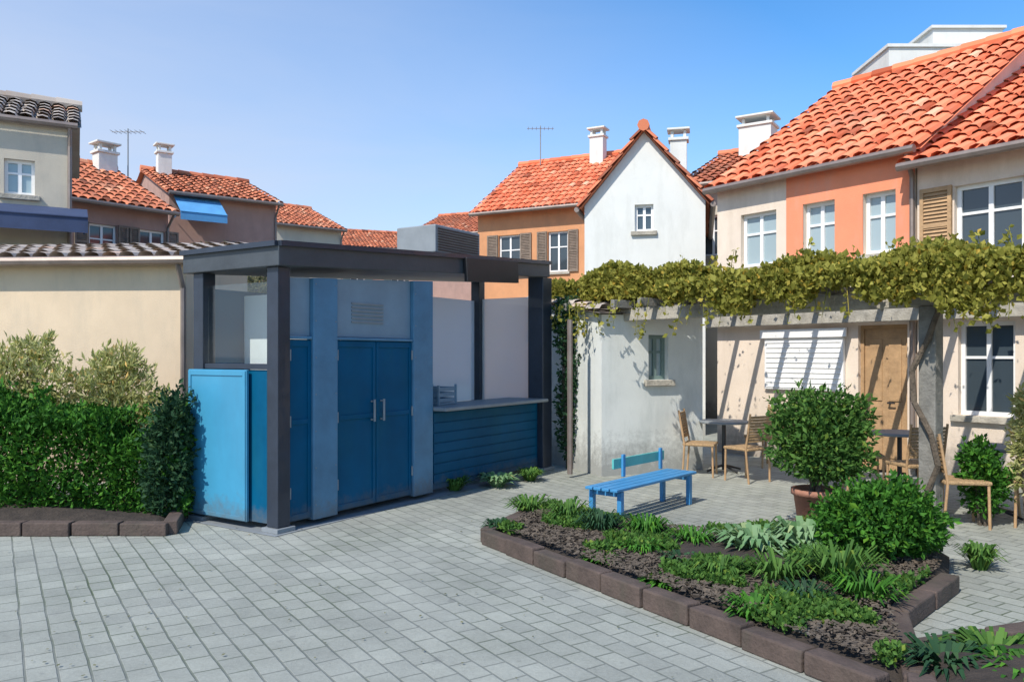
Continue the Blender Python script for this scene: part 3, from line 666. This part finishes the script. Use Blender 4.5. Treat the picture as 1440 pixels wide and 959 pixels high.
def tree(loc, h_, cr, lm, label, seed, n=6000, size=.1, name='tree', trunk=.14):
    rnd = random.Random(seed); root = empty(name, loc, 0, label, 'tree', None); t = MB(); tips = []
    p = Vector((0,0,0)); q = Vector((rnd.uniform(-.1,.1), rnd.uniform(-.1,.1), h_*.45)); t.bar(p, q, trunk, trunk*.7, 10)
    for i in range(7):
        a = i*2.4; e_ = Vector((math.cos(a)*cr*.55, math.sin(a)*cr*.55, h_*rnd.uniform(.62,.85))); m_ = q.lerp(e_, .5)+Vector((0,0,.15))
        t.bar(q, m_, trunk*.45, trunk*.25, 7); t.bar(m_, e_, trunk*.25, .015, 6); tips.append(e_)
    t.build('trunk', M['bark'], root)
    bl = [(tuple(e_), (cr*rnd.uniform(.35,.55), cr*rnd.uniform(.35,.55), cr*rnd.uniform(.25,.4))) for e_ in tips]+[((0,0,h_*.85),(cr*.5,cr*.5,cr*.35))]
    lf = MB(); leaves(lf, cloud(bl, n, rnd, .2), size, rnd, 0, .4); lf.build('crown', M[lm], root); return root
x, y = pl(305, 14); tree((x,y,0), 3.75, 1.1, 'Lolive', 'small dusty olive tree rising behind the left end of the kiosk', 41)
x, y = pl(1500, 14.6)
# ------------------------------------------------------------ vine pergola
P0 = Vector((1.25, 11.9)); PD = Vector((.6, -.8)).normalized(); PN = Vector((.8, .6)); PW = 3.12; PL = 10.5; PH = 2.2
per = empty('pergola', (P0.x, P0.y, 0), math.atan2(PD.y, PD.x), 'timber pergola covered with olive green vine over the terrace at right', 'pergola')
# local x along PD, local y = PN direction (back to the house)
tpost = [.15+2.35*0, None]
def tx(px): k = (px-720)/F; return (k*P0.y-P0.x)/(PD.x-k*PD.y)
posts = [tx(800), tx(1309), tx(1378)+1.2, PL-.2]
for i, t in enumerate(posts):
    MB().box(t-.085, t+.085, -.085, .085, .05, PH-.003).build('post', M['greywood'], per, .012)
for t in posts:
    MB().box(t-.11, t+.11, -.11, .11, .0, .048).build('post_base', M['rock'], per, .006)
for y in (0, PW-.09): MB().beam((-.4,y,PH+.08),(PL,y,PH+.08),.12,.18).build('beam', M['palewood'], per, .01)
n = 22
for i in range(n):
    t = -.25+(PL+.2)*i/(n-1); MB().beam((t,-.4,PH+.22),(t,PW-.02,PH+.22),.07,.11).build('rafter', M['greywood'], per, .006)
rnd = random.Random(77); v = MB(); pts = []
for _ in range(120000):
    t = rnd.uniform(-.9, PL+.2); y = rnd.uniform(-.55, .55) if rnd.random() < .992 else rnd.uniform(.5, PW-.3)
    if t < 1.8 and y < -.2: y = rnd.uniform(-.2,.6)
    base = PH+.30; th = .36-.035*t+.07*math.sin(t*1.7)+.06*math.sin(t*4.1+y*3)+.05*math.cos(y*4+t)
    if math.sin(t*2.9+y*5.1)+math.sin(t*6.3-y*3.7) < -1.25: continue
    if rnd.random() < .34 and t > 1.8: y = -.52+rnd.gauss(0,.07); zz = base+.1-rnd.random()**1.3*(.12+.05*max(0,t)+.10*math.sin(t*2.6)+.09*math.sin(t*7.1)+.05*math.sin(t*17)); 
    else: zz = base+rnd.random()*max(.05, th)
    pts.append((Vector((t,y,zz)), Vector((0,-.25,.8))))
sh = v
for _ in range(130):     # loose shoots, up and hanging
    t = rnd.uniform(-.9, PL); y = rnd.uniform(-.55, .5); dn = rnd.random() < .5; L_ = rnd.uniform(.2, .55)
    if dn: y = rnd.uniform(-.58,-.45)
    p = Vector((t, y, PH+(.25 if dn else .45))); dx, dy = rnd.uniform(-.3,.3), rnd.uniform(-.2,.1)
    q = p+Vector((dx*L_, dy*L_, (-1 if dn else .55)*L_)); sh.bar(p, q, .006, .003, 4)
    for k in range(int(L_*34)): pts.append((p.lerp(q, rnd.random())+Vector((rnd.gauss(0,.025), rnd.gauss(0,.025), 0)), Vector((dx,-.3,-.5 if dn else .6))))
leaves(v, pts, .066, rnd, .3, .75); v.build('vine_foliage', M['Lvine'], per)
s = MB()
for t in (posts[1],):
    a = Vector((t,-.12,.0))
    for i in range(9):
        b = Vector((t+.13*math.sin(i*1.3), -.13+.03*math.cos(i), .31*(i+1))); s.bar(a, b, .03, .027, 7); a = b
s.build('vine_stem', M['bark'], per)
# climbing tangle above the dark corner beside the annex
x, y = pl(800, 12.0)
shrub((x,y,0), [((0,0,.9),(.16,.2,.8)), ((0,0,2.1),(.2,.2,.45)), ((.1,0,1.5),(.17,.2,.5))], 3800, .075, 'Ldark', 'tall narrow dark climber between the kiosk post and the annex', seed=61, stems=5)

# potted round bush and others
g1 = gp(1150, 748)
shrub((g1.x,g1.y,0), [((.02,0,.88),(.46,.42,.34)), ((-.12,0,1.1),(.3,.3,.26)), ((.22,.05,1.08),(.3,.3,.24)), ((.05,-.1,.72),(.4,.3,.22))], 9500, .06, 'Lmid',
      'round green bush in a terracotta pot in the bed before the white shutter', name='potted_bush', cat='bush', seed=71, pot=(.24,.42), stems=9)
g1 = gp(1240, 812)
shrub((g1.x,g1.y,.08), [((0,0,.36),(.42,.34,.26)), ((.25,.1,.30),(.25,.25,.22)), ((-.25,0,.30),(.25,.25,.2)), ((.05,0,.48),(.3,.25,.16))], 9500, .055, 'Lhedge',
      'dark low spreading shrub in front of the potted bush', seed=72, stems=9)
g1 = gp(1385, 738)
shrub((g1.x,g1.y,0), [((0,0,.42),(.22,.2,.32)), ((-.08,0,.62),(.15,.15,.2))], 3000, .055, 'Lhedge', 'dark little shrub right of the pergola post', seed=73)
g1 = gp(1452, 745)
shrub((g1.x,g1.y,0), [((0,0,.75),(.16,.2,.45)), ((0,0,1.1),(.13,.15,.25))], 2200, .08, 'Lyel', 'slender yellow-green shrub cut by the right edge', seed=74, asp=.3)

def tuft(loc, r_, h_, n, lm, label, seed, group='low leafy plants in the diagonal bed', wdt=.02, name='bed_plant'):
    rnd = random.Random(seed); mb = MB()
    for i in range(n):
        a = rnd.uniform(0, 2*math.pi); d = Vector((math.cos(a), math.sin(a), 0)); q = Vector((-d.y, d.x, 0)); base = d*rnd.random()*r_*.3
        rr = r_*rnd.uniform(.35, 1); hh = h_*rnd.uniform(.6, 1.1); w_ = wdt*rnd.uniform(.7,1.3)
        c = [base, base+d*rr*.4+Vector((0,0,hh*.7)), base+d*rr*.8+Vector((0,0,hh)), base+d*rr*1.1+Vector((0,0,hh*.82))]; ws = [w_*.6, w_, w_*.8, .001]; k = len(mb.v)
        for p, ww in zip(c, ws): mb.v += [tuple(p-q*ww), tuple(p+q*ww)]
        for j in range(3): mb.f.append((k+2*j, k+2*j+1, k+2*j+3, k+2*j+2))
    o = mb.build(name, M[lm], None, 0, False, loc); tag(o, label, 'plant', group); return o
T = [ (585,696,.22,.16,'Lmid','low weed tuft at the kiosk base under the doors'), (640,690,.26,.2,'Lmid','low leafy tuft at the kiosk base left of the counter front'), (700,684,.28,.2,'Lpale','pale low tuft at the foot of the counter front'), (745,676,.24,.2,'Lmid','low leafy tuft at the foot of the kiosk corner post'),
 (745,735,.30,.26,'Lmid','light green tuft at the tip of the diagonal bed'), (800,750,.30,.3,'Lmid','second leafy tuft from the tip of the bed'),
 (845,768,.26,.28,'Ldark','dark tuft third from the tip of the bed'), (700,757,.16,.14,'Ldark','tiny dark tuft on the very tip of the bed kerb'),
 (910,775,.25,.26,'Lhedge','dark green tuft in the middle of the diagonal bed kerb'), (975,790,.25,.27,'Lhedge','dark green tuft left of the pale succulents'),
 (1065,800,.34,.26,'Lpale','pale green succulent clump, left one of the pair'), (1135,800,.34,.28,'Lpale','pale green succulent clump, right one of the pair'),
 (1095,845,.30,.27,'Lmid','bright green clump in front of the pale succulents'), (1180,848,.34,.30,'Lmid','bright green clump nearer the low dark shrub'),
 (1215,872,.28,.25,'Lhedge','dark green clump at the lower rim of the bed'), (1130,870,.22,.2,'Ldark','small dark clump in front of the bright green ones'),
 (845,808,.18,.12,'Lhedge','flat green tuft just inside the kerb, middle of its run'), (935,842,.20,.12,'Lhedge','flat green tuft just inside the kerb, lower in its run'),
 (905,800,.22,.2,'Lhedge','dark leafy tuft in the bare middle of the bed'), (1010,835,.26,.2,'Lmid','fresh green tuft in the bare middle of the bed, nearer'), (960,815,.2,.16,'Ldark','small dark tuft between the two tufts in the bare middle'), (1060,890,.22,.16,'Lhedge','flat dark tuft behind the lower kerb run'), (1150,830,.28,.3,'Lmid','tall green tuft between the succulents and the bright clumps'),
 (1290,795,.28,.34,'Ldark','dark upright tuft behind the low spreading shrub'), (1378,800,.2,.2,'Lmid','small green tuft growing alone on the right paving') ]
for i, (px, py, r_, h_, lm, lab) in enumerate(T):
    g = gp(px, py); g.z = .05 if 4 <= i < 24 else 0; tuft(g, r_*.9, h_*random.uniform(.75,1.1), random.randint(110,200), lm, lab, 100+i, wdt=.011 if lm != 'Lpale' else .026)
for i, (px, py, lm, lab) in enumerate(((1400,952,'Lmid','bright green clump in the bottom right corner bed'), (1330,965,'Ldark','dark clump at the left end of the corner bed'), (1450,990,'Lhedge','dark green clump cut by the bottom right corner'))):
    g = gp(px, py); g.z = .05; tuft(g, .26, .15, 150, lm, lab, 150+i, group='low leafy plants in the corner bed', wdt=.015)
# ground cover and bark mulch in the beds
def inside(p, poly):
    c = False; n = len(poly)
    for i in range(n):
        a, b = poly[i], poly[i-1]
        if (a.y > p.y) != (b.y > p.y) and p.x < (b.x-a.x)*(p.y-a.y)/(b.y-a.y)+a.x: c = not c
    return c
BP = [gp(*q) for q in ((684,764),(765,726),(900,758),(1030,768),(1170,742),(1335,788),(1335,830),(1262,885),(1290,985),(1245,985))]
BC = sum(BP, Vector())/len(BP); BI = [BC+(p-BC)*.95 for p in BP]
rnd = random.Random(55); gc = MB(); mu_ = MB(); pts = []
xs_ = [p.x for p in BI]; ys_ = [p.y for p in BI]
while len(pts) < 26000:
    p = Vector((rnd.uniform(min(xs_), max(xs_)), rnd.uniform(min(ys_), max(ys_)), 0))
    if not inside(p, BI): continue
    f = math.sin(p.x*5.1+p.y*2.3)+math.sin(p.x*2.7-p.y*6.1+1)+.6*math.sin(p.x*11+p.y*9)
    if f < .55: 
        if rnd.random() < .25:
            q = Vector((rnd.gauss(0,.011), rnd.gauss(0,.011), rnd.gauss(0,.004))); w2 = Vector((-q.y, q.x, rnd.gauss(0,.006)))*.4; c = p+Vector((0,0,.17)); mu_.poly([c-q-w2, c+q-w2, c+q+w2, c-q+w2])
        continue
    pts.append((p+Vector((0,0,.13+rnd.random()*.07*min(1,f+.6))), Vector((0,-.2,.8))))
leaves(gc, pts, .034, rnd, .3, .7); o = gc.build('ground_cover', M['Lmid']); o['kind'] = 'stuff'
o = mu_.build('bark_mulch', M['bark']); o['kind'] = 'stuff'
# stones in the bed
def stone(px, py, s_, lab, seed):
    rnd = random.Random(seed); mb = MB(); prof = []
    k = 9
    for j in range(6):
        ph = math.pi*j/5
        for i in range(k):
            a = 2*math.pi*i/k; q = 1+.22*math.sin(3*a+seed+j)+.1*rnd.random()
            mb.v.append((s_*q*math.sin(ph)*math.cos(a), s_*.75*q*math.sin(ph)*math.sin(a), s_*.42*(1-math.cos(ph))*.9-.02))
    for j in range(5):
        for i in range(k): i2 = (i+1) % k; mb.f.append((j*k+i, j*k+i2, (j+1)*k+i2, (j+1)*k+i))
    g = gp(px, py); g.z = .06; o = mb.build('stone', M['rock'], None, 0, True, g); tag(o, lab, 'stone', 'pale stones lying in the diagonal bed'); o.rotation_euler.z = seed
stone(1135, 905, .17, 'largest pale stone lying near the kerb in the lower bed', 1); stone(1215, 802, .13, 'pale stone between the succulents and the dark shrub', 2)
stone(1190, 930, .11, 'small pale stone below the largest stone', 3); stone(1035, 860, .09, 'smallest stone just behind the middle kerb', 4); stone(1000, 775, .12, 'grey stone at the back edge of the bed', 5)

# ------------------------------------------------------------ terrace furniture
def cafe_chair():
    r = empty('cafe_chair', (0,0,0), 0, '', 'chair', 'wicker chairs on the terrace')
    MB().box(-.22,.22,-.22,.22,.43,.47).build('seat', M['wicker'], r, .015)
    b = MB(); 
    for i in range(9): b.beam((-.21,.205+.007*i,.56+i*.04),(.21,.205+.007*i,.56+i*.04),.022,.034)
    b.build('backrest', M['wicker'], r, .003)
    for sx in (-1,1):
        MB().bar((sx*.2,-.2,0),(sx*.2,-.19,.428),.014).build('leg', M['tanwood'], r)
        MB().bar((sx*.2,.22,0),(sx*.225,.19,.45),.014).bar((sx*.225,.19,.45),(sx*.225,.27,.93),.014).build('leg', M['tanwood'], r)
    return r
def cafe_table():
    r = empty('cafe_table', (0,0,0), 0, '', 'table', 'round tables on the terrace')
    MB().lathe([(0,.705),(.35,.705),(.36,.715),(.36,.735),(.35,.742),(0,.742)],28).build('table_top', M['grey'], r, 0)
    MB().bar((0,0,.02),(0,0,.704),.03).build('column', M['blackm'], r)
    b = MB(); 
    for i in range(4): a = i*math.pi/2+.4; b.bar((0,0,.09),(math.cos(a)*.3,math.sin(a)*.3,.015),.018,.014)
    b.build('foot', M['blackm'], r); return r
ct = cafe_table(); cc = cafe_chair()
tabs = [(1018,662,'grey round table nearest the pale annex'), (1265,690,'grey round table right of the potted bush'), (1400,765-40,'grey round table nearest the right edge')]
for i, (px, py, lab) in enumerate(tabs):
    t = ct if i == 0 else copy_tree(ct); g = gp(px, py); t.location = g; t['label'] = lab
ch = [(1050,676,-2.6,'wicker chair at the table nearest the annex, in front of it'), (985,668,1.2,'wicker chair squeezed between the annex and its table'), (1075,655,-1.2,'wicker chair behind and right of the annex table'),
      (1215,690,1.3,'wicker chair just right of the potted bush'), (1285,707,3.3,'wicker chair in front of the table beside the post'), (1350,738,1.4,'wicker chair beside the pergola post'), (1430,735,-1.4,'wicker chair at the right edge of the terrace')]
for i, (px, py, rz, lab) in enumerate(ch):
    t = cc if i == 0 else copy_tree(cc); t.location = gp(px, py); t.rotation_euler = (0,0,rz); t['label'] = lab
# blue bench
A_ = gp(870, 742); B_ = gp(982, 708); d = B_-A_
bn = empty('bench', A_, math.atan2(d.y, d.x), 'bright blue bench with a turquoise backrest before the pale annex', 'bench'); bl = d.length
s = MB()
for i in range(4): s.box(0, bl, .02+i*.1, .105+i*.1, .34, .37)
s.build('seat', M['bluep'], bn, .006)
s = MB()
for i in range(1): s.box(bl*.35, bl, .44, .465, .47+i*.11, .58+i*.11)
s.build('backrest', M['turq'], bn, .006)
for x in (.12, bl-.12):
    MB().box(x-.03,x+.03,.03,.08,0,.335).box(x-.03,x+.03,.37,.42,0,.335).box(x-.03,x+.03,.085,.365,.28,.33).build('leg', M['bluep'], bn, .005)
for x in (bl*.45, bl-.12): MB().box(x-.025,x+.025,.41,.438,.375,.62).build('back_support', M['bluep'], bn, .004)

# wall lantern on the outbuilding? small satellite dish and aerials on the roofs
def aerial(x, y, z, label, s_=1):
    m_ = MB(); m_.bar((0,0,0),(0,0,1.5*s_),.02); m_.bar((-.5*s_,0,1.4*s_),(.5*s_,0,1.4*s_),.012)
    for i in range(7): q = (-.45+.15*i)*s_; m_.bar((q,-.22*s_,1.4*s_),(q,.22*s_,1.4*s_),.007)
    o = m_.build('roof_aerial', M['grey'], None, 0, False, (x,y,z)); tag(o, label, 'aerial', 'television aerials on the roofs')
x, y = pl(760, 29.5); aerial(x, y, 8.7, 'thin aerial on the bright orange roof behind the kiosk')
x, y = pl(180, 24.6); aerial(x, y, 7.2, 'thin aerial on the reddish brown house on the left')
# person-free square: manhole cover and fallen leaves
rnd = random.Random(9); m_ = MB(); pts = []
for i in range(150):
    py = rnd.uniform(730, 960); px = rnd.uniform(0, 1200); g = gp(px, py); pts.append((Vector((g.x, g.y, .012)), Vector((0,0,.0))))
for p, _ in pts:
    a = rnd.uniform(0,6.28); d = Vector((math.cos(a),math.sin(a),rnd.uniform(0,.3)))*rnd.uniform(.012,.03); q = Vector((-d.y,d.x,0))*.4; m_.poly([p,p+d*.5+q,p+d,p+d*.5-q])
o = m_.build('fallen_leaves', M['Lolive']); o['kind'] = 'stuff'
for o in bpy.data.objects:
    if '_w' in o: del o['_w']
